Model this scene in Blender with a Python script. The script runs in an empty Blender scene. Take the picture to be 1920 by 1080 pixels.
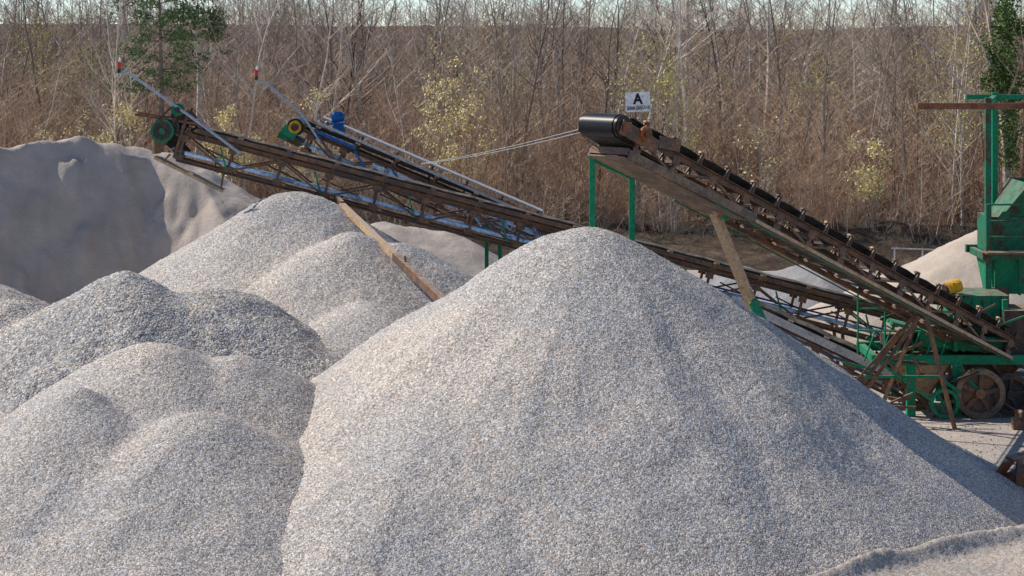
import bpy, math, random
import numpy as np
from mathutils import Vector, Matrix
random.seed(7); RNG=np.random.RandomState(11)
S=bpy.context.scene
S.view_settings.view_transform='Standard'; S.view_settings.look='None'; S.view_settings.exposure=0
# ------------------------------------------------------------------ light / world
SUN=Vector((-0.66,0.27,0.66)).normalized()
el=math.asin(SUN.z); az=math.atan2(SUN.x,SUN.y)
w=bpy.data.worlds.new("World"); S.world=w; w.use_nodes=True
nt=w.node_tree; bg=nt.nodes['Background']
sky=nt.nodes.new('ShaderNodeTexSky'); sky.sky_type='NISHITA'; sky.sun_disc=False
sky.sun_elevation=el; sky.sun_rotation=az; sky.dust_density=.05; sky.air_density=.6; sky.ozone_density=1.5
nt.links.new(sky.outputs[0],bg.inputs[0]); bg.inputs[1].default_value=0.15
sl=bpy.data.lights.new('sun','SUN'); sl.energy=5.0; sl.angle=math.radians(0.5); sl.color=(1,.92,.81)
so=bpy.data.objects.new('sun',sl); S.collection.objects.link(so)
so.rotation_euler=(-SUN).to_track_quat('-Z','Y').to_euler(); so.location=(-30,20,40)
cam=bpy.data.cameras.new('camera'); co=bpy.data.objects.new('camera',cam); S.collection.objects.link(co)
co.location=(0,0,7.7); co.rotation_euler=(math.radians(90),0,0)
cam.lens=70; cam.sensor_width=36; cam.shift_y=-0.25; cam.clip_end=5000; cam.clip_start=.1
S.camera=co
# ------------------------------------------------------------------ materials
def newmat(name,rough=.85,metal=0):
    m=bpy.data.materials.new(name); m.use_nodes=True
    b=m.node_tree.nodes['Principled BSDF']; b.inputs['Roughness'].default_value=rough
    b.inputs['Metallic'].default_value=metal
    b.inputs['Specular IOR Level'].default_value=.25
    return m,m.node_tree,b
def N(nt,t,**k):
    n=nt.nodes.new(t)
    for a,v in k.items(): setattr(n,a,v)
    return n
def geo_pos(nt): return N(nt,'ShaderNodeNewGeometry').outputs['Position']
def noise(nt,vec,scale,detail=4,rough=.55):
    n=N(nt,'ShaderNodeTexNoise'); n.inputs['Scale'].default_value=scale
    n.inputs['Detail'].default_value=detail; n.inputs['Roughness'].default_value=rough
    nt.links.new(vec,n.inputs['Vector']); return n
def ramp(nt,fac,stops):
    r=N(nt,'ShaderNodeValToRGB'); e=r.color_ramp.elements
    while len(e)<len(stops): e.new(.5)
    for i,(p,c) in enumerate(stops):
        e[i].position=p; e[i].color=(c[0],c[1],c[2],1)
    nt.links.new(fac,r.inputs[0]); return r.outputs[0]
def mix(nt,fac,a,b,mode='MIX'):
    m=N(nt,'ShaderNodeMix',data_type='RGBA',blend_type=mode)
    for s,v in ((0,fac),(6,a),(7,b)):
        if hasattr(v,'is_linked') : nt.links.new(v,m.inputs[s])
        elif s==0: m.inputs[s].default_value=v
        else: m.inputs[s].default_value=(v[0],v[1],v[2],1)
    return m.outputs[2]
def gravel_mat(name,scale,cols,warm,cool,bump=1.0,big=.5,dist=.03,edge=.5):
    m,nt,b=newmat(name,.9)
    p=geo_pos(nt)
    v=N(nt,'ShaderNodeTexVoronoi'); v.inputs['Scale'].default_value=scale; nt.links.new(p,v.inputs['Vector'])
    sep=N(nt,'ShaderNodeSeparateColor'); nt.links.new(v.outputs['Color'],sep.inputs[0])
    c=ramp(nt,sep.outputs[0],cols)
    tint=ramp(nt,sep.outputs[1],[(0,(1.12,.98,.88)),(.5,(1,1,1)),(1,(.90,.98,1.10))]); c=mix(nt,1,c,tint,'MULTIPLY')
    n1=noise(nt,p,big,5,.6); t=ramp(nt,n1.outputs[0],[(.36,cool),(.64,warm)])
    c=mix(nt,1.0,c,t,'MULTIPLY')
    n2=noise(nt,p,5,6,.7); t2=ramp(nt,n2.outputs[0],[(.3,(.88,.88,.88)),(.7,(1.08,1.08,1.08))])
    c=mix(nt,1.0,c,t2,'MULTIPLY')
    dk=ramp(nt,v.outputs['Distance'],[(.3,(1,1,1)),(.8,(.45,.45,.47))])
    c=mix(nt,edge,c,dk,'MULTIPLY')
    nt.links.new(c,b.inputs['Base Color'])
    bp=N(nt,'ShaderNodeBump'); bp.invert=True; bp.inputs['Strength'].default_value=bump; bp.inputs['Distance'].default_value=dist
    nt.links.new(v.outputs['Distance'],bp.inputs['Height']); nt.links.new(bp.outputs[0],b.inputs['Normal'])
    return m
G1=[(0,(.21,.20,.19)),(.3,(.40,.385,.36)),(.7,(.55,.53,.50)),(1,(.86,.83,.78))]
M_gravel=gravel_mat('washed_gravel',46,G1,(1.09,1.03,.96),(.87,.875,.89),.65,.32,.011)
M_gravelC=gravel_mat('coarse_gravel',30,[(0,(.20,.20,.20)),(.4,(.42,.41,.39)),(.75,(.55,.535,.50)),(1,(.82,.80,.76))],(1.06,1.02,.96),(.87,.875,.89),.75,.45,.021)
M_ground=gravel_mat('gravel_ground',36,[(0,(.36,.33,.29)),(.5,(.49,.455,.41)),(1,(.64,.60,.55))],(1.1,1.04,.98),(.84,.82,.80),.4,.3,.01)
def sand_mat(name,a,b2,sc=1.2,bd=.05):
    m,nt,b=newmat(name,.95); p=geo_pos(nt)
    n=noise(nt,p,sc,8,.62); c=ramp(nt,n.outputs[0],[(.3,a),(.7,b2)])
    n3=noise(nt,p,45,3,.7); c=mix(nt,1,c,ramp(nt,n3.outputs[0],[(.3,(.85,.85,.85)),(.7,(1.12,1.12,1.12))]),'MULTIPLY')
    nt.links.new(c,b.inputs['Base Color'])
    n2=noise(nt,p,7,9,.8); bp=N(nt,'ShaderNodeBump'); bp.inputs['Strength'].default_value=.8; bp.inputs['Distance'].default_value=bd
    nt.links.new(n2.outputs[0],bp.inputs['Height']); nt.links.new(bp.outputs[0],b.inputs['Normal']); return m
M_sand=sand_mat('grey_beige_sand',(.43,.365,.315),(.59,.51,.445),bd=.07)
M_sand2=sand_mat('beige_sand',(.45,.375,.305),(.58,.495,.415))
M_sandg=sand_mat('shaded_grey_sand',(.30,.30,.31),(.44,.43,.42),bd=.12)  # grey carries the shade on the far sand ground in its colour
m,nt_,b_=newmat('forest_floor',.95); p=geo_pos(nt_)
c=ramp(nt_,noise(nt_,p,.9,8,.7).outputs[0],[(.3,(.05,.036,.026)),(.5,(.13,.09,.063)),(.62,(.22,.165,.11)),(.75,(.36,.31,.27))])
nt_.links.new(c,b_.inputs['Base Color'])
bp=N(nt_,'ShaderNodeBump'); bp.inputs['Distance'].default_value=.4; nt_.links.new(noise(nt_,p,4,8,.75).outputs[0],bp.inputs['Height']); nt_.links.new(bp.outputs[0],b_.inputs['Normal'])
M_floor=m
def paint(name,base,rust=(.10,.045,.022),amount=.5,dust=.35,rough=.6,sc=3.0,metal=0,dustc=(.46,.37,.28)):
    m,nt,b=newmat(name,rough,metal); p=geo_pos(nt)
    f=ramp(nt,noise(nt,p,sc,8,.7).outputs[0],[(amount-.05,(1,1,1)),(amount+.06,(0,0,0))])
    v=ramp(nt,noise(nt,p,sc*6,4,.6).outputs[0],[(.3,(.65,.65,.65)),(.7,(1.25,1.25,1.25))])
    c=mix(nt,f,base,rust); c=mix(nt,1,c,v,'MULTIPLY')
    g=N(nt,'ShaderNodeNewGeometry'); sx=N(nt,'ShaderNodeSeparateXYZ'); nt.links.new(g.outputs['Normal'],sx.inputs[0])
    mr=N(nt,'ShaderNodeMapRange'); mr.inputs[1].default_value=.3; mr.inputs[2].default_value=.95; mr.inputs[4].default_value=dust
    nt.links.new(sx.outputs[2],mr.inputs[0])
    mm=N(nt,'ShaderNodeMath',operation='MULTIPLY'); nt.links.new(mr.outputs[0],mm.inputs[0])
    n4=noise(nt,p,5,5,.7); r4=ramp(nt,n4.outputs[0],[(.35,(.25,.25,.25)),(.6,(1.3,1.3,1.3))]); nt.links.new(r4,mm.inputs[1])
    c=mix(nt,mm.outputs[0],c,dustc); nt.links.new(c,b.inputs['Base Color']); return m
M_rust=paint('rusty_steel',(.12,.080,.062),(.235,.12,.066),.49,.6)
M_rustd=paint('dark_oily_steel',(.048,.04,.036),(.13,.07,.045),.45,.6)
M_rustr=paint('red_rust',(.26,.10,.055),(.14,.06,.035),.45,.2)
M_pan=paint('dusty_brown_underpan',(.14,.10,.072),(.24,.165,.11),.5,.5)
M_green=paint('green_paint',(.008,.23,.11),(.085,.05,.03),.36,.25)
M_greenw=paint('worn_green_paint',(.012,.17,.09),(.085,.045,.028),.46,.35)
M_blue=paint('blue_paint',(.012,.12,.38),(.08,.05,.04),.38,.2)
M_tan=paint('dusty_tan_steel',(.52,.36,.22),(.35,.22,.125),.42,.7)
M_galv=paint('galvanised_pipe',(.36,.43,.50),(.22,.21,.20),.3,.1,.45)
M_greyplate=paint('grey_cover_sheet',(.46,.46,.46),(.30,.29,.28),.4,.15,.6)
M_belt=paint('rubber_belt',(.03,.03,.032),(.07,.06,.05),.45,.5,.6)
M_retbelt=paint('wet_belt_sky_sheen',(.55,.70,.86),(.16,.24,.38),.46,.2,.35,2.2)  # pale blue is the sky's reflection on the return belt, put into the colour
M_drum=paint('black_rubber_drum',(.010,.010,.012),(.02,.018,.016),.35,.02,.38)
M_yellow=paint('yellow_paint',(.70,.37,.02),(.2,.1,.03),.4,.1)
M_orange=paint('orange_paint',(.50,.12,.03),(.20,.08,.03),.45,.1)
M_white=paint('white_sign_paint',(.80,.80,.79),(.72,.70,.66),.3,0,.5)
M_black,_,b_=newmat('black_lettering',.6); b_.inputs['Base Color'].default_value=(.015,.015,.015,1)
M_red,_,b_=newmat('red_plastic',.5); b_.inputs['Base Color'].default_value=(.6,.05,.03,1)
def bark(name,cols,rough=.9):
    m,nt,b=newmat(name,rough)
    oi=N(nt,'ShaderNodeObjectInfo'); c=ramp(nt,oi.outputs['Random'],cols)
    v=ramp(nt,noise(nt,geo_pos(nt),5,3).outputs[0],[(.3,(.6,.6,.6)),(.7,(1.3,1.3,1.3))])
    c=mix(nt,1,c,v,'MULTIPLY')
    v2=ramp(nt,noise(nt,geo_pos(nt),.22,3,.6).outputs[0],[(.35,(.68,.64,.61)),(.65,(1.22,1.18,1.13))])
    nt.links.new(mix(nt,1,c,v2,'MULTIPLY'),b.inputs['Base Color']); return m
M_bark=bark('grey_brown_bark',[(0,(.09,.07,.055)),(.28,(.28,.23,.19)),(.70,(.49,.425,.365)),(1,(.78,.72,.64))])
M_twig=bark('twigs',[(0,(.28,.21,.165)),(.5,(.46,.355,.275)),(1,(.63,.52,.41))])
M_shrub=bark('reddish_stems',[(0,(.38,.24,.165)),(.5,(.56,.40,.285)),(1,(.73,.60,.44))])
def leaf(name,cols):
    m,nt,b=newmat(name,.7)
    c=ramp(nt,noise(nt,geo_pos(nt),3.5,3,.6).outputs[0],cols); nt.links.new(c,b.inputs['Base Color']); return m
M_cat=leaf('willow_catkins',[(.3,(.68,.54,.22)),(.7,(.90,.79,.43))])
M_ygreen=leaf('young_leaves',[(.3,(.38,.36,.11)),(.7,(.64,.56,.20))])
M_ivy=leaf('ivy_leaves',[(.3,(.035,.075,.018)),(.7,(.14,.22,.05))])
M_pine=leaf('pine_needles',[(.3,(.05,.10,.04)),(.7,(.18,.26,.09))])
M_grass=leaf('dry_grass',[(.3,(.36,.27,.15)),(.7,(.56,.46,.27))])
# ------------------------------------------------------------------ mesh builder
class MB:
    def __init__(s): s.v=[]; s.f=[]; s.m=[]; s.mats=[]; s.sm=[]
    def mi(s,mat):
        if mat not in s.mats: s.mats.append(mat)
        return s.mats.index(mat)
    def add(s,vs,fs,mat,smooth=False):
        o=len(s.v); s.v+= [tuple(q) for q in vs]; i=s.mi(mat)
        for f in fs: s.f.append(tuple(a+o for a in f)); s.m.append(i); s.sm.append(smooth)
    def beam(s,p,q,w,h,mat,up=None):
        p=Vector(p);q=Vector(q); d=(q-p).normalized(); u=Vector(up) if up else Vector((0,0,1))
        if abs(d.dot(u))>.98: u=Vector((0,1,0))
        a=d.cross(u).normalized(); b=a.cross(d)
        a=a*w/2; b=b*h/2
        vs=[p-a-b,p+a-b,p+a+b,p-a+b,q-a-b,q+a-b,q+a+b,q-a+b]
        s.add(vs,[(0,1,2,3),(7,6,5,4),(0,4,5,1),(1,5,6,2),(2,6,7,3),(3,7,4,0)],mat)
    def channel(s,p,q,w,h,mat,side,up=None):
        p=Vector(p);q=Vector(q); d=(q-p).normalized(); u=Vector(up) if up else Vector((0,0,1))
        a=d.cross(u).normalized(); b=a.cross(d); t=.012; a=a*side
        s.beam(p-a*(w/2),q-a*(w/2),t,h,mat,up)
        for k in (-1,1): s.beam(p+b*k*(h/2-t/2)+a*.006,q+b*k*(h/2-t/2)+a*.006,w-.002,t,mat,up)
    def box(s,c,sz,mat): c=Vector(c); s.beam(c-Vector((sz[0]/2,0,0)),c+Vector((sz[0]/2,0,0)),sz[1],sz[2],mat)
    def tube(s,pts,r,mat,n=10,cap=True):
        pts=[Vector(p) for p in pts]
        if not isinstance(r,(list,tuple)): r=[r]*len(pts)
        vs=[];fs=[]; prev=None
        for i,p in enumerate(pts):
            d=(pts[min(i+1,len(pts)-1)]-pts[max(i-1,0)]).normalized()
            if prev is None:
                u=Vector((0,0,1)) if abs(d.z)<.9 else Vector((1,0,0)); a=d.cross(u).normalized()
            else: a=(prev-d*prev.dot(d)).normalized()
            prev=a; b=d.cross(a)
            for k in range(n):
                t=2*math.pi*k/n; vs.append(p+(a*math.cos(t)+b*math.sin(t))*r[i])
        for i in range(len(pts)-1):
            for k in range(n): fs.append((i*n+k,i*n+(k+1)%n,(i+1)*n+(k+1)%n,(i+1)*n+k))
        s.add(vs,fs,mat,n>5)
        if cap: s.add(vs[:n],[tuple(range(n))[::-1]],mat); s.add(vs[-n:],[tuple(range(n))],mat)
    def obj(s,name,parent=None,coll=None):
        me=bpy.data.meshes.new(name); me.from_pydata(s.v,[],s.f)
        for mt in s.mats: me.materials.append(mt)
        me.polygons.foreach_set('material_index',s.m); me.polygons.foreach_set('use_smooth',s.sm); me.update()
        o=bpy.data.objects.new(name,me); (coll or S.collection).objects.link(o)
        if parent: o.parent=parent
        return o
def empty(name):
    e=bpy.data.objects.new(name,None); S.collection.objects.link(e); return e
# ------------------------------------------------------------------ height fields
def vnoise(x,y,sc,seed):
    g=np.random.RandomState(seed).rand(128,128)*2-1
    x=x*sc+1000.; y=y*sc+1000.; xi=np.floor(x).astype(int); yi=np.floor(y).astype(int)
    fx=x-xi; fy=y-yi; fx=fx*fx*(3-2*fx); fy=fy*fy*(3-2*fy)
    a=g[xi%128,yi%128];b=g[(xi+1)%128,yi%128];c=g[xi%128,(yi+1)%128];d=g[(xi+1)%128,(yi+1)%128]
    return (a*(1-fx)+b*fx)*(1-fy)+(c*(1-fx)+d*fx)*fy
def grid(name,X,Y,Z,mat,cut=None,smooth=True):
    ny,nx=X.shape
    co_=np.stack([X,Y,Z],-1).reshape(-1,3)
    i=np.arange(ny*nx).reshape(ny,nx)
    q=np.stack([i[:-1,:-1],i[:-1,1:],i[1:,1:],i[1:,:-1]],-1).reshape(-1,4)
    if cut is not None:
        keep=(Z.reshape(-1)[q]>cut).any(1); q=q[keep]
    used=np.unique(q); mp=np.full(ny*nx,-1); mp[used]=np.arange(len(used)); q=mp[q]; co_=co_[used]
    me=bpy.data.meshes.new(name); me.vertices.add(len(co_)); me.vertices.foreach_set('co',co_.ravel().astype(np.float32))
    me.loops.add(q.size); me.loops.foreach_set('vertex_index',q.ravel().astype(np.int32))
    me.polygons.add(len(q)); me.polygons.foreach_set('loop_start',np.arange(0,q.size,4,dtype=np.int32))
    me.polygons.foreach_set('use_smooth',np.full(len(q),smooth)); me.update(calc_edges=True); me.validate()
    me.materials.append(mat); o=bpy.data.objects.new(name,me); S.collection.objects.link(o); return o
def pile(name,lobes,res,mat,seed,jit=.008,amp=.06,k=12.,rills=.03,warp=None,ww=.2):
    x0=min(l[0]-l[2]/l[3]*1.25 for l in lobes)-.5; x1=max(l[0]+l[2]/l[3]*1.25 for l in lobes)+.5
    y0=min(l[1]-l[2]/l[3]*1.25 for l in lobes)-.5; y1=max(l[1]+l[2]/l[3]*1.25 for l in lobes)+.5
    X,Y=np.meshgrid(np.arange(x0,x1,res),np.arange(y0,y1,res))
    XW=X+ww*vnoise(X,Y,.55,seed+1); YW=Y+ww*vnoise(X,Y,.55,seed+2)
    acc=0
    for (cx,cy,h,s,a) in lobes:
        r=np.hypot(XW-cx,YW-cy); th=np.arctan2(YW-cy,XW-cx)
        z=h-s*(np.sqrt(r*r+a*a)-a)
        z=z+rills*np.minimum(r/3.5,1)**2*(vnoise(np.cos(th)*3.2,np.sin(th)*3.2,2.,seed+5)+.4*vnoise(np.cos(th)*3.2,np.sin(th)*3.2,5.,seed+6))
        acc=acc+np.exp(k*z)
    Z=np.log(acc)/k
    Z=Z+amp*vnoise(X,Y,.9,seed+3)+amp*.45*vnoise(X,Y,2.3,seed+4)+amp*.15*vnoise(X,Y,7,seed+7)
    if warp: Z=warp(X,Y,Z)
    Z=Z+jit*np.random.RandomState(seed).randn(*Z.shape)
    return grid(name,X,Y,Z,mat,-.06)
pile('gravel_pile',[(1.24,33,4.5,.64,.5),(-1.0,29.6,2.0,.60,1.0)],.024,M_gravel,10,.0045,rills=.05,amp=.045)
pile('gravel_pile',[(-5.75,32.2,2.66,.60,.5),(-4.55,32.3,2.44,.60,.4),(-4.8,30.0,1.95,.55,.6),(-6.75,30.5,2.22,.62,.22),(-5.3,27.7,.95,.52,.2),(-8.6,31.6,1.5,.55,.5)],.025,M_gravel,30,.0045,.04,k=14)
pile('coarse_gravel_pile',[(-7.04,36,3.34,.62,.4),(-5.5,36.4,3.08,.60,.4),(-9.4,36.6,2.78,.60,.6),(-4.4,35.6,2.35,.6,.5)],.035,M_gravelC,50,.009,.08,rills=.05)
pile('gravel_pile',[(-4.61,42.3,4.34,.62,.4),(-3.23,40.2,3.71,.62,.32),(-2.27,40.3,3.45,.62,.32),(-2.75,37.4,2.66,.62,.3),(-5.0,40.2,2.95,.6,.4)],.035,M_gravel,70,.006,.04,k=18)
def cutE(X,Y,Z):
    e=.12*vnoise(X,Y,.5,201)+.12*vnoise(X,Y,1.6,202)+.06*vnoise(X,Y,4.5,203)
    Z=Z+.10*vnoise(X,Y,1.1,210)+.05*vnoise(X,Y,2.7,211)
    cut=4.70+.2*vnoise(X,Y,.9,204)-1.75*(48.60+e-Y+.42*np.minimum(X+8.8,0)-.40*np.maximum(X+8.8,0))
    cut=cut+.07*vnoise(X,Y*.25,2.6,207)
    base=.5+.2*vnoise(X,Y,.8,205)
    return np.maximum(np.minimum(Z,cut),np.where(Z>.3,base-.55*np.maximum(0,43.5-Y),-1))
pile('sand_pile',[(-14.0,47.1,5.05,.60,.4),(-13.1,47.3,5.10,.60,.3),(-12.6,47.6,5.04,.60,.3),(-11.5,47.9,5.06,.60,.3),(-10.7,48.3,5.16,.60,.3),(-9.9,48.5,5.0,.60,.3),(-9.3,48.8,4.86,.60,.25),(-8.5,49.0,4.80,.6,.25),(-16,46.2,5.1,.6,.5),(-19,45.0,4.9,.6,.5)],.06,M_sand,90,.004,.07,k=12,warp=cutE)
pile('sand_pile',[(-3.5,53,2.65,.55,.5),(-1.9,53,2.3,.55,.5),(-2.6,53,2.45,.5,.5)],.09,M_sand,110,.006,.08)
pile('sand_pile',[(12.0,50.5,2.7,.6,.5),(10.6,51.5,1.6,.5,.6)],.08,M_sand2,120,.006,.05)
pile('sand_pile',[(8.6,48,1.35,.5,.8),(6.6,47.5,1.0,.5,.8)],.08,M_sand2,130,.006,.05)
pile('sand_pile',[(8.5,56.5,1.15,.5,.5),(6.6,57,1.0,.5,.6),(10.6,57,.9,.5,.6),(3.4,57,.9,.5,.6)],.1,M_sandg,140,.01,.15)
pile('gravel_pile',[(-10.9,41.5,2.45,.6,.5)],.05,M_gravel,150,.01,.06)
# ground
X,Y=np.meshgrid(np.linspace(-1500,1500,13),np.linspace(-300,2700,13))
grid('ground',X,Y,X*0,M_ground)
X,Y=np.meshgrid(np.arange(0,22,.04),np.arange(14,40,.04))
sd=(X-4.0)*.614-(Y-26.7)*.79+.12*vnoise(X,Y,.8,301)
Z=np.minimum(.40,.25+.62*sd)+.17*np.exp(-((sd-.28)/.2)**2)*(1+.5*vnoise(X,Y,1.4,302))+.015*vnoise(X,Y,3,303)+.008*np.random.RandomState(5).randn(*X.shape)
grid('dirt_road',X,Y,Z,M_ground,-.02)
ys=np.concatenate([np.arange(62,80,.2),np.arange(80,120,1.),np.arange(120,460,5.)]); X,Y=np.meshgrid(np.linspace(-200,200,700),ys)
def bank(X,Y): return 1.15*np.clip((Y-64.5-.8*vnoise(X,Y,.25,311)-.3*vnoise(X,Y,1.,313))/3.2,0,1)*(1+.25*vnoise(X,Y,.4,312))-.15+np.clip((Y-95)/170,0,1)**1.2*(7.0+1.2*vnoise(X,Y,.02,315))
Z=bank(X,Y)+.15*vnoise(X,Y,1.6,314)*np.clip((Y-64.5)/2,0,1)
grid('hill',X,Y,Z,M_floor)
def hz(x,y): return float(bank(np.array([float(x)]),np.array([float(y)]))[0])-.03
# ------------------------------------------------------------------ vegetation
lib=bpy.data.collections.new('woodland_plants')
def rv(s=1): return Vector((random.uniform(-s,s),random.uniform(-s,s),random.uniform(-s,s)))
def grow(mb,p,d,L,r,lvl,maxl,mat,tmat,seg=4,up=.12,nk=(5,7),tips=None,wob=.16,lo=.22):
    pts=[p.copy()]; rs=[r]; q=p.copy(); dd=d.copy()
    wb=wob*(.5 if lvl==0 else 1)
    for i in range(seg):
        dd=(dd+rv(wb)+Vector((0,0,up))).normalized(); q=q+dd*L/seg; pts.append(q.copy()); rs.append(max(r*(1-.8*(i+1)/seg),.005))
    mb.tube(pts,rs,mat if lvl<2 else tmat,5 if lvl==0 and r>.04 else 3,False)
    if tips is not None and lvl>=maxl-1: tips+=pts[1:]
    if lvl<maxl:
        for j in range(random.randint(*nk)+(9 if lvl==0 and L>5.5 else 0)):
            t=random.uniform(lo if lvl==0 else .15,1)*seg; i=min(int(t),seg-1); f=t-i
            bp_=pts[i].lerp(pts[i+1],f); rr=rs[i]*(1-f)+rs[i+1]*f
            a=random.uniform(0,6.283); side=Vector((math.cos(a),math.sin(a),0))
            base=(pts[i+1]-pts[i]).normalized()
            nd=(base*.65+side*.85+Vector((0,0,.15))).normalized()
            grow(mb,bp_,nd,L*random.uniform(.22,.42)*(1.2-.6*t/seg),max(rr*.55,.007),lvl+1,maxl,mat,tmat,3,up,nk,tips,wob,lo)
def leaves(mb,pts,n,spread,size,mat):
    for _ in range(n):
        c=random.choice(pts)+rv(spread); a=rv(1).normalized(); b=a.cross(rv(1)).normalized(); s_=size*random.uniform(.6,1.4)
        mb.add([c-a*s_,c+b*s_*.55,c+a*s_,c-b*s_*.55],[(0,1,2,3)],mat)
for k in range(7):
    mb=MB(); h=random.uniform(9,12.5)
    grow(mb,Vector((0,0,-.3)),Vector((random.uniform(-.1,.1),random.uniform(-.1,.1),1)).normalized(),h,random.uniform(.05,.12),0,3,M_bark,M_twig,8,.05,(4,6),lo=.25,wob=.22)
    mb.obj('a_bare_tree',coll=lib)
for k in range(3):
    mb=MB()
    for j in range(3): grow(mb,Vector((random.uniform(-.8,.8),random.uniform(-.5,.5),-.3)),Vector((random.uniform(-.25,.25),random.uniform(-.1,.1),1)).normalized(),random.uniform(6,10),.045,0,2,M_bark,M_twig,7,.06,(5,7),lo=.2,wob=.22)
    mb.obj('a_bare_tree',coll=lib)
for k in range(6):
    mb=MB()
    for j in range(9):
        a=random.uniform(0,6.28); r_=random.uniform(0,1.2)
        grow(mb,Vector((math.cos(a)*r_,math.sin(a)*r_,-.2)),Vector((random.uniform(-.35,.35),random.uniform(-.35,.35),1)).normalized(),random.uniform(1.6,4.8),random.uniform(.013,.026),0,2,M_shrub,M_shrub,5,.04,(5,8),wob=.26,lo=.12)
    mb.obj('b_bush',coll=lib)
for k in range(3):
    mb=MB()
    for j in range(30):
        a=random.uniform(0,6.28); r_=random.uniform(0,1.4)
        grow(mb,Vector((math.cos(a)*r_,math.sin(a)*r_,-.1)),Vector((random.uniform(-.6,.6),random.uniform(-.6,.6),1)).normalized(),random.uniform(.5,1.6),.009,1,2,M_shrub,M_shrub,3,.02,(3,5),wob=.3)
    mb.obj('c_brush',coll=lib)
for k in range(2):
    mb=MB(); t=[]
    grow(mb,Vector((0,0,-.3)),Vector((.03,0,1)),random.uniform(6,8),.06,0,2,M_bark,M_twig,6,.12,(5,7),t)
    leaves(mb,t,900,.28,.045,M_ygreen); mb.obj('d_leafing_tree',coll=lib)
def scatter(name,pts,rots,scl,idx,coll):
    me=bpy.data.meshes.new(name); me.from_pydata(pts,[],[])
    a=me.attributes.new('rot','FLOAT_VECTOR','POINT'); a.data.foreach_set('vector',np.array(rots,dtype=np.float32).ravel())
    a=me.attributes.new('scl','FLOAT_VECTOR','POINT'); a.data.foreach_set('vector',np.array(scl,dtype=np.float32).ravel())
    a=me.attributes.new('idx','INT','POINT'); a.data.foreach_set('value',np.array(idx,dtype=np.int32))
    o=bpy.data.objects.new(name,me); S.collection.objects.link(o)
    ng=bpy.data.node_groups.new(name,'GeometryNodeTree')
    ng.interface.new_socket('Geometry',in_out='INPUT',socket_type='NodeSocketGeometry'); ng.interface.new_socket('Geometry',in_out='OUTPUT',socket_type='NodeSocketGeometry')
    gi=ng.nodes.new('NodeGroupInput'); go=ng.nodes.new('NodeGroupOutput'); ip=ng.nodes.new('GeometryNodeInstanceOnPoints')
    ci=ng.nodes.new('GeometryNodeCollectionInfo'); ci.inputs['Collection'].default_value=coll; ci.inputs['Separate Children'].default_value=True; ci.inputs['Reset Children'].default_value=True
    def na(n,t):
        x=ng.nodes.new('GeometryNodeInputNamedAttribute'); x.data_type=t; x.inputs['Name'].default_value=n
        return [q for q in x.outputs if q.enabled and q.name=='Attribute'][0]
    L=ng.links.new; L(gi.outputs[0],ip.inputs['Points']); L(ci.outputs[0],ip.inputs['Instance']); ip.inputs['Pick Instance'].default_value=True
    L(na('idx','INT'),ip.inputs['Instance Index']); L(na('rot','FLOAT_VECTOR'),ip.inputs['Rotation']); L(na('scl','FLOAT_VECTOR'),ip.inputs['Scale'])
    L(ip.outputs[0],go.inputs[0]); md=o.modifiers.new('scatter','NODES'); md.node_group=ng; return o
P=[];R=[];C=[];I=[]
def put(n,y0,y1,kinds,s0,s1,pw=1.):
    for _ in range(n):
        y=y0+(y1-y0)*random.random()**pw; half=y*.257*1.2+5; x=random.uniform(-half,half)
        P.append((x,y,hz(x,y))); R.append((random.uniform(-.09,.09),random.uniform(-.09,.09),random.uniform(0,6.28)))
        s_=random.uniform(s0,s1); C.append((s_*random.uniform(.9,1.2),s_*random.uniform(.9,1.2),s_*random.uniform(.85,1.15))); I.append(random.choice(kinds))
T=list(range(10)); TH=list(range(10,16)); BR=list(range(16,19)); LF=[19,20]
put(130,67.8,72,TH+BR,.5,1.0); put(250,70,88,TH,.8,1.3); put(90,68,80,BR,.8,1.3)
put(120,69,90,T,.55,1.0); put(240,90,140,T,.75,1.1); put(180,86,130,TH,1,1.5); put(310,140,230,T,.5,.85); put(150,130,230,TH,1.2,1.8); put(330,230,300,T,.32,.52); put(34,74,120,LF,.7,1.05)
scatter('bare_forest',P,R,C,I,lib)
def plant(name,x,y,h,mat,nl,spread,size,stems=5,r=.03,lean=.25,lv=2):
    e=empty(name); mb=MB(); t=[]; z=hz(x,y)
    for j in range(stems): grow(mb,Vector((x+random.uniform(-.3,.3),y,z-.2)),Vector((random.uniform(-lean,lean),random.uniform(-lean,lean),1)).normalized(),h*random.uniform(.75,1.05),r,0,lv,M_bark,M_twig,5,.1,(4,6),t)
    mb.obj('branches',e); mb=MB(); t=[q for q in t if q.z>z+h*.35]; leaves(mb,t,nl,spread,size,mat); mb.obj('catkins' if mat is M_cat else 'leaves',e)
for (x,y,h,n) in [(-14.0,68.3,4.3,1600),(-9.8,68.2,4.2,1900),(-3.0,68.6,5.6,1900),(-1.7,68.8,4.6,1200),(12.3,67.8,3.0,1700),(-7.0,68.5,4.8,1000),(-15.4,68.4,3.6,700),(8.3,69,4.0,500)]:
    plant('willow_shrub',x,y,h,M_cat,n,.15,.045)
for (x,y,h,n) in [(5.4,69,6.4,1500),(15.6,70,7.4,1500),(4.4,70,5.8,800)]:
    plant('budding_tree',x,y,h,M_ygreen,n,.22,.045,3,.05,.15)
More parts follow.
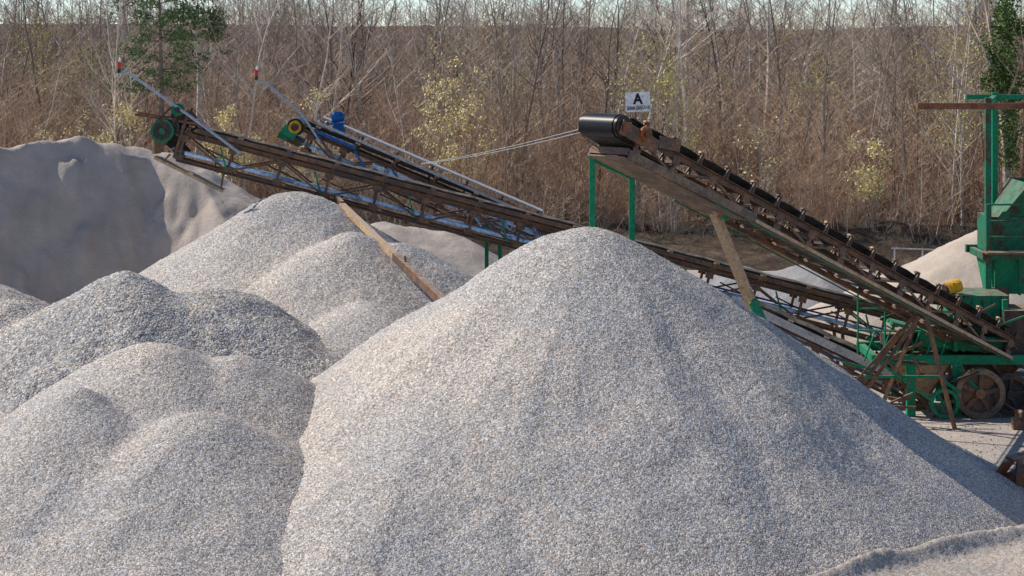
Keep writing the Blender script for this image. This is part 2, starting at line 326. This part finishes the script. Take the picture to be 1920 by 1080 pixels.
def conifer(x,y,h,base):
    e=empty('pine_tree'); z=hz(x,y); mb=MB(); lf=MB()
    mb.tube([(x,y,z-.2),(x+.1,y,z+h*.5),(x,y,z+h)],[.16,.11,.02],M_bark,7,False)
    for i in range(50):
        t=base+(1-base)*random.random(); a=random.uniform(0,6.28); L=(1-t)*2.6+.5
        p0=Vector((x,y,z+h*t)); p1=p0+Vector((math.cos(a)*L,math.sin(a)*L,.15*L+random.uniform(-.2,.2)))
        mb.tube([p0,p1],[.03,.008],M_bark,3,False)
        for _ in range(30):
            c=p0.lerp(p1,random.uniform(.35,1.05))+rv(.18)
            for __ in range(3):
                d=(rv(1)+Vector((0,0,.4))).normalized()*.17; sd_=d.cross(rv(1)).normalized()*.024
                lf.add([c-sd_,c+sd_,c+d],[(0,1,2)],M_pine)
    mb.obj('trunk_and_branches',e); lf.obj('needles',e)
conifer(-12.6,71,9.0,.50); conifer(-11.7,74,8.6,.64); conifer(-21.5,110,12,.3); conifer(10.5,120,12.5,.55)
e=empty('ivy_covered_tree'); mb=MB(); t=[]; x,y=17.1,68.5; z=hz(x,y)
grow(mb,Vector((x,y,z-.2)),Vector((0,0,1)),11.5,.17,0,2,M_bark,M_twig,8,.1,(4,6)); mb.tube([(x,y,z+4.6),(x-.7,y,z+5.9),(x-1.0,y,z+6.6)],[.09,.06,.03],M_bark,5,False); mb.obj('trunk_and_branches',e)
lf=MB(); core=[Vector((x+random.gauss(0,.13),y+random.gauss(0,.2),z+2.2+i*.047+random.uniform(-.1,.1))) for i in range(160)]
core+=[Vector((x-.7*t_-.05,y,z+4.6+2.0*t_)) for t_ in np.linspace(0,1,18)]
leaves(lf,core,5000,.25,.06,M_ivy); leaves(lf,[Vector((x+random.gauss(0,.35),y+random.gauss(0,.35),z+random.uniform(4.0,9.3))) for _ in range(16)],2600,.28,.06,M_ivy); lf.obj('ivy_leaves',e)
mb=MB()
for _ in range(3600):
    x=random.uniform(-24,26); y=random.uniform(65.5,70); z=hz(x,y)
    if vnoise(np.array([x]),np.array([y]),.7,77)[0]<-.05: continue
    for j in range(3):
        d=Vector((random.uniform(-.15,.15),random.uniform(-.1,.1),random.uniform(.06,.26))); p_=Vector((x+random.uniform(-.1,.1),y,z))
        mb.add([p_-Vector((.014,0,0)),p_+Vector((.014,0,0)),p_+d],[(0,1,2)],M_grass)
mb.obj('dry_grass')
mb=MB()
for j in range(12):
    p_=Vector((2.95+random.uniform(-.12,.12),27.6+random.uniform(-.08,.08),.85)); grow(mb,p_,Vector((random.uniform(-.4,.4),random.uniform(-.3,.3),1)).normalized(),random.uniform(.25,.5),.004,1,2,M_rustr,M_rustr,3,.05,(1,3))
mb.obj('dry_weed')
# ------------------------------------------------------------------ conveyors
def conveyor(name,head,tail,width,depth,bay,mF,chord=.07,idl=.9,ret=True,trough=.09,ih=.0):
    e=empty(name); H=Vector(head); T_=Vector(tail); d=(T_-H); L=d.length; d.normalize()
    s=d.cross(Vector((0,0,1))).normalized(); n=s.cross(d)
    if n.z<0: n=-n
    def Q(t,a,b): return H+d*t+s*a+n*b
    fr=MB(); hw=width/2
    for sg in (-1,1):
        a=sg*hw
        fr.channel(Q(.1,a,0),Q(L,a,0),chord*.8,chord*1.4,mF,sg,n); fr.channel(Q(.35,a,-depth),Q(L,a,-depth),chord*.8,chord,mF,sg,n)
        nb=int(L/bay)
        for i in range(nb+1):
            t=.4+i*bay
            if t>L: break
            fr.beam(Q(t,a,-.03),Q(t,a,-depth+.03),.055,.055,mF,d)
            fr.beam(Q(t-.09,a+sg*.034,-.09),Q(t+.09,a+sg*.034,-.09),.008,.14,mF,n); fr.beam(Q(t-.09,a+sg*.034,-depth+.07),Q(t+.09,a+sg*.034,-depth+.07),.008,.12,mF,n)
            if t+bay<L:
                if i%2==0: fr.beam(Q(t,a+sg*.012,-.05),Q(t+bay,a+sg*.012,-depth+.04),.022,.04,mF,n)
                else: fr.beam(Q(t,a+sg*.012,-depth+.04),Q(t+bay,a+sg*.012,-.05),.022,.04,mF,n)
            if sg<0:
                fr.beam(Q(t,-hw,-depth+.03),Q(t,hw,-depth+.03),.05,.05,mF,n)
                if t+bay<L: fr.beam(Q(t,-hw,-depth),Q(t+bay,hw,-depth),.02,.03,mF,n)
    fr.obj('lattice_frame',e)
    ro=MB(); t=.5; bw=hw*.86; flat=bw*.45
    while t<L-.2:
        ro.beam(Q(t,-hw-.03,.07),Q(t,hw+.03,.07),.05,.05,M_rustd,n)
        for sg in (-1,1):
            top=.06+trough+.05+ih
            ro.beam(Q(t-.03,sg*(hw+.02),.05),Q(t,sg*(hw+.02),top),.07,.02,M_rust,d)
            ro.tube([Q(t,sg*flat,.09),Q(t,sg*(bw*1.05+.02),.10+trough+ih*.6)],.038,M_rustd,8)
            ro.beam(Q(t-.10,sg*(hw+.03),.06),Q(t,sg*(hw+.03),top),.02,.035,M_rust,n)
            ro.beam(Q(t-.06,sg*(hw-.02),top),Q(t+.06,sg*(hw-.02),top),.07,.035,M_tan if random.random()<.6 else M_rust,n)
        ro.tube([Q(t,-flat,.09),Q(t,flat,.09)],.035,M_rustd,8); t+=idl
    t=1.2
    while t<L-.3: ro.tube([Q(t,-hw,-depth+.13),Q(t,hw,-depth+.13)],.035,M_rustd,8); t+=idl*2.6
    ro.obj('idler_rollers',e)
    be=MB()
    def strip(prof,th,t0,t1,mat,k=60):
        vs=[];fs=[];m_=len(prof)
        for i in range(k+1):
            t=t0+(t1-t0)*i/k
            sag=.012*math.sin(t*2*math.pi/idl)
            for (a,b) in prof: vs.append(Q(t,a,b+sag))
            for (a,b) in prof: vs.append(Q(t,a,b+sag-th))
        for i in range(k):
            o=i*2*m_; o2=o+2*m_
            for j in range(m_-1): fs.append((o+j,o+j+1,o2+j+1,o2+j)); fs.append((o+m_+j,o2+m_+j,o2+m_+j+1,o+m_+j+1))
            fs.append((o,o2,o2+m_,o+m_)); fs.append((o+m_-1,o+2*m_-1,o2+2*m_-1,o2+m_-1))
        be.add(vs,fs,mat)
    strip([(-bw,.14+trough),(-flat,.14),(flat,.14),(bw,.14+trough)],.015,.2,L,M_belt)
    if ret: strip([(-bw,-depth+.185),(bw,-depth+.185)],.012,.2,L,M_retbelt)
    be.obj('belt',e)
    return e,Q,L,d,s,n
A,QA,LA,dA,sA,nA=conveyor('belt_conveyor',(1.55,33.0,6.14),(10.6,41.0,1.05),.86,.36,.95,M_rust,.085,idl=.72,ret=False,ih=.07)
mb=MB()
mb.tube([QA(-.02,-.44,0),QA(-.02,.44,0)],.19,M_drum,28)
mb.tube([QA(-.02,-.44,0),QA(-.02,-.46,0)],.165,M_rustd,28); mb.tube([QA(-.02,.44,0),QA(-.02,.46,0)],.165,M_rustd,28)
mb.tube([QA(-.02,-.56,-.0),QA(-.02,.56,-.0)],.045,M_rustd,10)
vs=[];fs=[]
for i in range(13):
    t=math.pi*i/12
    for a in (-.37,.37): vs.append(QA(-.02-.205*math.sin(t),a,.205*math.cos(t)))
for i in range(12): fs.append((2*i,2*i+1,2*i+3,2*i+2))
mb.add(vs,fs,M_drum,True); mb.beam(QA(-.02,0,.203),QA(.35,0,.16),.74,.014,M_belt,nA); mb.beam(QA(-.02,0,-.205),QA(1.2,0,-.24),.74,.012,M_belt,nA)
mb.obj('head_drum',A)
mb=MB()
for sg in (-1,1):
    mb.beam(QA(-.12,sg*.50,-.03),QA(.8,sg*.50,-.05),.02,.24,M_rust,nA)
    mb.box(QA(-.02,sg*.53,0),(.14,.14,.14),M_rustr)
    mb.tube([QA(.42,sg*.51,.04),QA(.42,sg*.56,.04)],.13,M_orange,18); mb.tube([QA(.42,sg*.56,.04),QA(.42,sg*.60,.04)],.06,M_rustd,12)
    mb.beam(QA(.25,sg*.47,-.38),QA(3.6,sg*.47,-.32),.03,.15,M_pan,nA)
    mb.beam(QA(.8,sg*.50,.05),QA(1.3,sg*.5,.16),.02,.2,M_rust,nA)
mb.beam(QA(.2,0,-.45),QA(3.4,0,-.42),.86,.02,M_pan,nA)
mb.beam(QA(.25,0,-.40),QA(.25,.0,-.28),.9,.03,M_rust,dA)
mb.obj('head_frame_and_underpan',A)
mb=MB()
mb.beam(QA(1.2,0,-.26),QA(LA,0,-.26),.74,.012,M_belt,nA)
for sg in (-1,1):
    mb.tube([QA(2.5,sg*.49,-.44),QA(LA,sg*.49,-.44)],.014,M_greenw,6); mb.beam(QA(3.6,sg*.485,-.36),QA(LA,sg*.485,-.36),.015,.06,M_tan,nA)
mb.obj('return_belt_and_side_rails',A)
mb=MB()
for (x,y) in ((1.36,33.75),(2.06,34.2)):
    mb.box((x,y,3.0),(.1,.1,5.4+(.0 if x<1.5 else -.5)),M_green)
mb.beam((1.36,33.75,5.55),(2.06,34.2,5.2),.05,.08,M_green)
mb.obj('green_posts',A)
mb=MB()
mb.beam((3.42,34.9,4.85),(5.55,36.8,-.1),.17,.13,M_tan); mb.beam((3.30,34.5,4.95),(3.60,35.3,4.78),.34,.05,M_tan); mb.beam((3.52,34.8,4.85),(3.75,34.85,4.4),.10,.06,M_green)
mb.beam((4.30,35.55,2.9),(4.62,35.7,2.2),.05,.18,M_green); mb.beam((3.28,34.6,4.92),(3.62,34.75,4.55),.05,.16,M_tan)
mb.obj('inclined_leg',A)
mb=MB()
for (x0,x1,yy) in ((7.9,6.3,39.3),(7.95,7.15,39.3),(7.9,8.6,38.6),(7.7,6.2,38.3)):
    mb.beam((x0,yy-.6,2.3),(x1,yy,-.05),.06,.07,M_rust)
mb.beam((6.9,39,.95),(8.4,39,.95),.05,.05,M_green); mb.beam((7.1,39,1.3),(8.2,38.9,.5),.04,.05,M_green); mb.beam((6.55,39.1,.6),(7.6,38.9,1.9),.04,.04,M_rust)
mb.obj('trestle',A)
sg_=empty('material_sign'); mb=MB()
mb.beam((-.205,0,0),(.205,0,0),.012,.33,M_white); mb.tube([(-.05,.02,-.1),(-.05,.02,-.52)],.014,M_rust,8)
mb.obj('plate_and_post',sg_)
def text(s_,loc,size,sx,off):
    cu=bpy.data.curves.new('lettering','FONT'); cu.body=s_; cu.size=size; cu.align_x='CENTER'; cu.extrude=.002; cu.offset=off
    o=bpy.data.objects.new('lettering',cu); S.collection.objects.link(o); o.location=loc; o.rotation_euler=(math.radians(90),0,0); o.scale=(sx,1,1); cu.materials.append(M_black); o.parent=sg_
text('A',(.0,-.01,-.03),.24,.9,.009); text('GHIAIA LAVATA 4 8',(0,-.01,-.13),.095,.45,.0012)
sg_.location=(2.09,33.05,6.54); sg_.rotation_euler=(0,math.radians(-2),0)
B,QB,LB,dB,sB,nB=conveyor('belt_conveyor',(-7.47,43.3,5.60),(11.7,45.0,.44),.8,.58,1.08,M_rust,.07,idl=1.08)
mb=MB()
mb.tube([QB(0,-.42,0),QB(0,.42,0)],.22,M_drum,24)
mb.tube([QB(-.08,.46,-.05),QB(-.08,.54,-.05)],.25,M_greenw,24); mb.tube([QB(-.08,.54,-.05),QB(-.08,.56,-.05)],.19,M_rustd,24); mb.tube([QB(-.08,.56,-.05),QB(-.08,.60,-.05)],.07,M_greenw,12)
mb.tube([QB(.12,.46,.48),QB(.12,.54,.48)],.14,M_greenw,20); mb.tube([QB(.12,.54,.48),QB(.12,.6,.48)],.06,M_rustd,12)
mb.beam(QB(.14,.50,.10),QB(.24,.5,.45),.05,.03,M_belt); mb.beam(QB(-.32,.50,.0),QB(-.02,.5,.5),.05,.03,M_belt)
mb.obj('drive_pulleys',B)
mb=MB()
for sg in (-1,1):
    mb.beam(QB(.3,sg*.42,-.55),QB(.35,sg*.42,.55),.07,.06,M_rust); mb.beam(QB(.0,sg*.42,-.4),QB(.15,sg*.42,.5),.05,.05,M_rust)
    mb.beam(QB(-.75,sg*.40,.14),QB(.6,sg*.40,.28),.04,.05,M_rustr)
    mb.beam(QB(.3,sg*.40,.5),QB(.9,sg*.40,.05),.05,.05,M_rust); mb.beam(QB(.1,sg*.41,.3),QB(.5,sg*.41,-.5),.03,.05,M_rustd)
mb.beam(QB(.15,-.4,.35),QB(.15,.4,.35),.3,.18,M_rustd,nB); mb.box(QB(.45,.1,.25),(.3,.3,.16),M_rust)
mb.beam(QB(.0,-.45,-.2),QB(.5,-.45,-.5),.03,.3,M_rustd); mb.obj('head_frame',B)
mb=MB(); mb.beam(QB(-.12,0,-.66),QB(1.50,0,-1.0),.7,.06,M_tan,nB); mb.beam(QB(-.1,-.3,-.45),QB(-.2,.3,-.45),.05,.3,M_tan); mb.beam(QB(1.4,.3,-.55),QB(1.45,.3,-1.0),.04,.04,M_rust); mb.beam(QB(.2,.34,-.5),QB(.1,.34,-.7),.04,.04,M_rust); mb.obj('discharge_board',B)
mb=MB(); lt=Vector((-3.62,42.4,4.0)); lb=Vector((-1.33,36.8,2.77)); le=lb+(lb-lt)*.4
mb.beam(lt,lt.lerp(lb,.62),.12,.13,M_tan); mb.beam(lt.lerp(lb,.58),le,.14,.15,M_rust); q=lt.lerp(lb,.66); mb.tube([q+Vector((.03,-.05,.16)),q+Vector((.06,-.12,-.1))],.025,M_rust,6); mb.beam((-3.8,43.0,4.15),lt+Vector((0,0,.05)),.09,.09,M_rust); mb.obj('inclined_leg',B)
mb=MB()
mb.beam(QB(.6,.46,.14),QB(LB,.46,.14),.012,.09,M_rust,nB)
mb.tube([QB(.5+i*.5,.36+.015*math.sin(i*1.3),-.40+.012*math.sin(i*.9)) for i in range(int(LB/.5))],.05,M_retbelt,10); mb.tube([QB(1.1,-.3,-.46),QB(LB,-.3,-.3)],.022,M_blue,8)
for i in range(9): mb.beam(QB(1.2+i*2.1,.47,-.06),QB(1.45+i*2.1,.47,-.50),.03,.035,M_green)
for i in range(14): mb.beam(QB(.9+i*1.3,.2,-.2),QB(2.0+i*1.3,-.2,-.45),.03,.03,random.choice([M_rust,M_tan,M_rustd]))
mb.obj('pipes_and_rails',B)
for i in (11,15.5,18):
    mb=MB()
    for a in (-.4,.4): q=QB(i,a,-.55); mb.beam(q,(q.x+.1,q.y+a*.5,-.05),.07,.07,M_rust)
    mb.obj('trestle_leg',B)
C2,QC,LC,dC,sC,nC=conveyor('belt_conveyor',(-5.05,46.9,5.48),(7.75,46.6,.13),.78,.5,.85,M_rust,.06,idl=1.0)
mb=MB(); mb.tube([QC(0,-.42,0),QC(0,.42,0)],.2,M_drum,22); mb.tube([QC(0,.45,0),QC(0,.50,0)],.15,M_yellow,22); mb.tube([QC(0,.50,0),QC(0,.54,0)],.09,M_rustd,14)
mb.beam(QC(-.3,.0,-.3),QC(.25,0,-.32),.9,.16,M_greenw,nC); mb.beam(QC(-.25,.47,-.12),QC(.1,.47,-.2),.03,.22,M_green,nC)
mb.beam(QC(-.3,.45,-.3),QC(-.40,.45,-.5),.2,.03,M_yellow); mb.obj('head_drum_and_guard',C2)
mb=MB(); mb.beam(QC(.45,-.40,.40),QC(6.1,-.40,.36),.5,.03,M_greyplate,nC); mb.beam(QC(.45,.46,.30),QC(6.1,.46,.24),.02,.06,M_greyplate,nC)
for i in range(7): mb.beam(QC(.6+i*.9,-.44,0),QC(.6+i*.9,-.44,.34),.04,.04,M_blue if i<2 else M_rust)
mb.beam(QC(.5,.46,.10),QC(1.5,.46,.10),.03,.07,M_blue,nC); mb.obj('cover_sheet',C2)
mb=MB(); c=QC(.80,-.1,.52)
mb.tube([c+Vector((-.14,0,.03)),c+Vector((.11,0,.05))],.12,M_blue,18); mb.tube([c+Vector((.11,0,.05)),c+Vector((.15,0,.05))],.10,M_blue,18); mb.box(c+Vector((0,-.08,.14)),(.14,.12,.08),M_blue); mb.box(c+Vector((0,0,-.11)),(.36,.3,.05),M_blue)
mb.beam(c+Vector((0,0,-.13)),c+Vector((.05,0,-.38)),.25,.16,M_blue); mb.obj('drive_motor',C2)
mb=MB(); mb.beam((-.2,46.5,.0),(-.3,46.5,3.1),.09,.09,M_green); mb.beam((-.6,47.2,.0),(-.6,47.2,3.2),.09,.09,M_green); mb.obj('trestle_leg',C2)
mb=MB(); mb.tube([QC(.5+i*.5,.3,-.3+.01*math.sin(i)) for i in range(int(LC/.5))],.05,M_retbelt,8); mb.beam(QC(2,.43,-.12),QC(LC,.43,-.12),.02,.10,M_retbelt,nC)
for i in range(9): mb.beam(QC(.6+i*.9,.47,.02),QC(1.3+i*.9,.47,-.45),.02,.05,random.choice([M_blue,M_retbelt,M_rust]),nC)
mb.obj('water_pipe',C2)
def boom(pts,r=.035):
    e=empty('warning_lamp_pole'); mb=MB(); mb.tube(pts,r,M_galv,8); mb.obj('bent_pole',e)
    p_=Vector(pts[0]); mb=MB(); mb.tube([p_,p_+Vector((0,0,.09)),p_+Vector((0,0,.1))],[.04,.05,.03],M_rustd,10); mb.tube([p_+Vector((0,0,.1)),p_+Vector((0,0,.20)),p_+Vector((.01,0,.24))],[.04,.045,.02],M_red,12)
    mb.tube([p_+Vector((.01,0,.23)),p_+Vector((.03,0,.29)),p_+Vector((.02,0,.34))],[.025,.03,.01],M_white,10); mb.beam(p_+Vector((-.04,-.02,.25)),p_+Vector((.07,-.02,.19)),.02,.03,M_red); mb.obj('warning_lamp',e)
boom([(-8.45,42.8,6.82),(-8.22,42.8,6.80),(-6.95,42.75,5.92),(-5.85,42.8,5.1)],.03)
boom([(-5.95,46.3,6.58),(-5.7,46.3,6.5),(-4.9,46.35,5.8),(-4.45,46.45,5.1)],.028)
mb=MB()
for dz in (0,.06):
    a=Vector((-2.1,46.4,4.62+dz*.3)); b=Vector((1.15,33.3,6.02+dz)); mb.tube([a.lerp(b,i/14)-Vector((0,0,.05*math.sin(math.pi*i/14))) for i in range(15)],.006,M_greyplate,5)
mb.obj('stay_cable')
# ------------------------------------------------------------------ screening plant (right)
pl=empty('screening_machine')
mb=MB()
for x in (7.99,8.92,10.4,11.8):
    for y in (39.9,41.6): mb.box((x,y,.52),(.17,.15,1.06),M_green)
for y in (39.9,41.6): mb.beam((7.2,y,1.14),(12.4,y,1.14),.14,.18,M_green); mb.beam((7.6,y,1.02),(8.4,y,.1),.05,.06,M_rust)
for x in (7.3,8.92,10.4,12.3): mb.beam((x,39.98,1.13),(x,41.52,1.13),.12,.14,M_green)
for (x,y) in ((9.95,38.8),(11.2,38.8)): mb.box((x,y,.22),(.14,.6,.14),M_rust)
mb.beam((9.7,38.6,.12),(12,38.6,.12),.16,.22,M_rust); mb.obj('frame',pl)
mb=MB()
def funnel(mb,x0,x1,y0,y1,zt,X0,X1,Y0,Y1,zb,mat,rim=None):
    vs=[(x0,y0,zt),(x1,y0,zt),(x1,y1,zt),(x0,y1,zt),(X0,Y0,zb),(X1,Y0,zb),(X1,Y1,zb),(X0,Y1,zb)]
    mb.add(vs,[(0,1,5,4),(1,2,6,5),(2,3,7,6),(3,0,4,7),(4,5,6,7)],mat)
    if rim:
        for i in range(4): mb.beam(vs[i],vs[(i+1)%4],.07,.07,rim)
        for i in range(4): mb.beam(vs[i],vs[i+4],.04,.04,rim)
funnel(mb,7.65,8.85,40.1,41.3,1.03,8.05,8.5,40.5,40.9,.35,M_tan,M_rust); funnel(mb,9.1,10.3,40.2,41.4,1.03,9.5,9.9,40.6,41,.4,M_rust,M_rust); mb.obj('funnel',pl)
def wheel(x,y,z,r,w,mat,mat2,spokes=6):
    mb=MB(); k=28
    vs=[];fs=[]
    for i in range(k):
        t=6.2832*i/k
        for (rr,yy) in ((r,-w/2),(r,w/2),(r*.78,w/2),(r*.78,-w/2)): vs.append((x+rr*math.cos(t),y+yy,z+rr*math.sin(t)))
    for i in range(k):
        o=i*4;o2=((i+1)%k)*4
        for j in range(4): fs.append((o+j,o2+j,o2+(j+1)%4,o+(j+1)%4))
    mb.add(vs,fs,mat,False)
    mb.tube([(x,y-w*.6,z),(x,y+w*.6,z)],r*.2,mat2,14)
    if spokes<6: mb.tube([(x,y+w*.1,z),(x,y+w*.25,z)],r*.8,mat2,28)
    for i in range(spokes):
        t=6.2832*i/spokes+.2; mb.beam((x,y,z),(x+r*.8*math.cos(t),y,z+r*.8*math.sin(t)),r*.16,w*.4,mat2)
    return mb
wheel(8.60,39.6,.32,.29,.12,M_green,M_greenw).obj('green_pulley',pl)
wheel(9.32,39.7,.50,.50,.2,M_pan,M_rust,5).obj('flywheel',pl); wheel(9.05,40.0,.45,.42,.2,M_rustd,M_rust,5).obj('flywheel',pl); wheel(9.95,39.8,.45,.42,.18,M_rustd,M_rustd,5).obj('flywheel',pl)
mb=MB()
mb.box((9.45,41.0,2.05),(1.15,1.2,.5),M_green); mb.box((9.45,41.0,2.33),(1.25,1.3,.05),M_greenw); mb.box((9.2,40.9,1.5),(1.9,1.2,.5),M_greenw)
mb.beam((7.6,40.4,1.85),(8.9,40.5,1.5),.9,.06,M_green); mb.beam((8.2,40.05,1.55),(10.6,40.1,1.3),.06,.32,M_green)
mb.beam((8.9,39.95,2.3),(8.9,39.95,1.3),.08,.08,M_green); mb.beam((9.95,40.2,2.3),(9.95,40.2,1.2),.1,.1,M_green)
mb.box((8.0,40.6,1.45),(.9,.5,.25),M_rustd); mb.box((10.3,40.5,1.6),(.8,1.,1.0),M_rustd)
for i in range(6): mb.beam((8.95+i*.2,40.38,1.84),(8.95+i*.2,40.38,2.26),.03,.03,M_greenw)
mb.obj('screen_box',pl)
mb=MB(); c=Vector((8.98,40.5,2.52))
mb.tube([c+Vector((-.16,-.05,-.04)),c+Vector((.13,.05,.03))],.135,M_yellow,18); mb.tube([c+Vector((-.2,-.06,-.05)),c+Vector((-.16,-.05,-.04))],.11,M_rustd,18); mb.box(c+Vector((0,-.13,.05)),(.12,.08,.1),M_yellow); mb.box(c+Vector((0,0,-.17)),(.4,.3,.05),M_green); mb.obj('yellow_motor',pl)
mb=MB()
for x in (7.0,7.55,8.1): mb.tube([(x,40.3,1.2),(x,40.3,2.5)],.02,M_green,6)
for z in (2.5,2.1): mb.tube([(7.0,40.3,z),(8.1,40.3,z)],.02,M_green,6)
for i in range(6): mb.tube([(7.05+.3*i,39.9,1.1),(7.3+.3*i,39.9,1.75)],.018,M_green,6)
mb.tube([(6.9,39.7,1.75),(9,39.8,1.7)],.02,M_green,6)
for i in range(60):
    a=Vector((random.uniform(7.2,10.6),random.uniform(39.4,41),random.uniform(.2,2.0))); b=a+Vector((random.uniform(-.8,.8),random.uniform(-.2,.2),random.uniform(-.6,.6))); mb.beam(a,b,random.uniform(.02,.05),random.uniform(.03,.07),random.choice([M_rust,M_rustd,M_green,M_rust]))
mb.obj('railings_and_braces',pl)
D,QD,LD,dD,sD,nD=conveyor('belt_conveyor',(4.6,41.8,2.05),(8.6,40.9,.25),.6,.32,.8,M_rust,.06,idl=.8)
mb=MB(); mb.beam(QD(0,.36,.1),QD(LD,.36,.1),.02,.16,M_greyplate,nD); mb.beam(QD(.5,0,-.3),(5.0,41.8,0),.07,.07,M_rust); mb.obj('skirt_board',D)
tw=empty('hopper_tower'); mb=MB()
for (x,y,zt,m_) in ((9.92,41.5,6.33,M_greenw),(10.42,43.0,6.4,M_green),(13.4,41.5,6.3,M_green),(13.4,43.,6.3,M_green)): mb.box((x,y,zt/2),(.12,.12,zt),m_)
mb.beam((8.42,41.38,6.16),(14,41.38,6.16),.11,.13,M_rustr); mb.beam((9.8,43,6.3),(14,43,6.3),.1,.1,M_green)
mb.beam((9.92,41.5,6.22),(10.42,43.0,6.28),.1,.115,M_green)
for y in (41.5,43): mb.beam((9.8,y,3.03),(13.5,y,3.03),.13,.16,M_greenw)
for x in (9.92,13.4): mb.beam((x,41.57,3.0),(x,42.93,3.0),.11,.14,M_greenw)
mb.obj('posts_and_beams',tw)
mb=MB(); funnel(mb,9.98,13.3,41.62,42.9,3.0,10.1,13.0,41.8,42.7,2.2,M_green); mb.box((11.6,42.25,3.45),(3.2,1.1,.75),M_greenw)
vs=[(10.25,41.75,3.8),(13.3,41.75,3.8),(13.3,42.8,3.8),(10.25,42.8,3.8),(10.75,41.4,4.55),(13.9,41.4,4.55),(13.9,43.1,4.55),(10.75,43.1,4.55)]
mb.add(vs,[(0,1,5,4),(1,2,6,5),(2,3,7,6),(3,0,4,7)],M_greenw); mb.beam(vs[4],vs[5],.06,.06,M_rust)
mb.add([(9.98,41.6,3.15),(10.45,41.6,3.95),(10.25,41.6,3.95),(9.98,41.6,3.6)],[(0,1,2,3)],M_greenw)
for i in range(7): mb.box((10.1+i*.5,41.58,3.0-.42),(.05,.06,.75),M_greenw)
mb.obj('hopper',tw)
mb=MB()
for z in (4.12,3.78,3.45): mb.tube([(9.85,41.3,z),(13.5,41.3,z)],.022,M_greenw,6)
for i in range(5): mb.tube([(9.85+i*.85,41.3,3.1),(9.85+i*.85,41.3,4.12)],.025,M_greenw,6)
mb.beam((9.8,41.25,3.13),(13.6,41.25,3.13),.35,.04,M_rust); mb.obj('railing_and_walkway',tw)
mb=MB(); mb.box((10.3,41.9,1.8),(.25,.3,1.1),M_rust); mb.box((10.6,41.7,1.1),(.6,.5,.8),M_greenw); mb.obj('discharge_chute',tw)
mb=MB()
mb.beam((8.0,33.5,.0),(8.3,33.2,.55),.35,.04,M_rustr); mb.beam((8.15,33.2,.12),(9.0,33.5,.45),.3,.2,M_rustr); mb.beam((8.25,33.0,.62),(9.0,33.2,.72),.28,.05,M_rust); mb.beam((8.35,33.0,.0),(8.45,33.1,.7),.08,.08,M_rust); mb.box((8.9,33.4,.2),(.5,.5,.4),M_rustr)
mb.obj('rusty_steel_scrap')
mb=MB()
mb.tube([(12.2,64,.75),(14.2,64,.68)],.025,M_greyplate,6)
for i in range(3): mb.tube([(12.3+i*.9,64,0),(12.3+i*.9,64,.75)],.025,M_greyplate,6)
mb.obj('pipe_railing')
mb=MB()
for i in range(900):
    x=random.uniform(5.5,12); y=random.uniform(31,39); r_=random.uniform(.01,.03)
    c=Vector((x,y,r_*.4)); vs=[c+Vector((r_*random.uniform(.6,1.1),0,0)),c+Vector((0,r_,0)),c-Vector((r_,0,0)),c-Vector((0,r_*random.uniform(.6,1.1),0)),c+Vector((0,0,r_*.8)),c-Vector((0,0,r_*.6))]
    mb.add(vs,[(0,1,4),(1,2,4),(2,3,4),(3,0,4),(1,0,5),(2,1,5),(3,2,5),(0,3,5)],M_ground)
mb.obj('loose_stones')
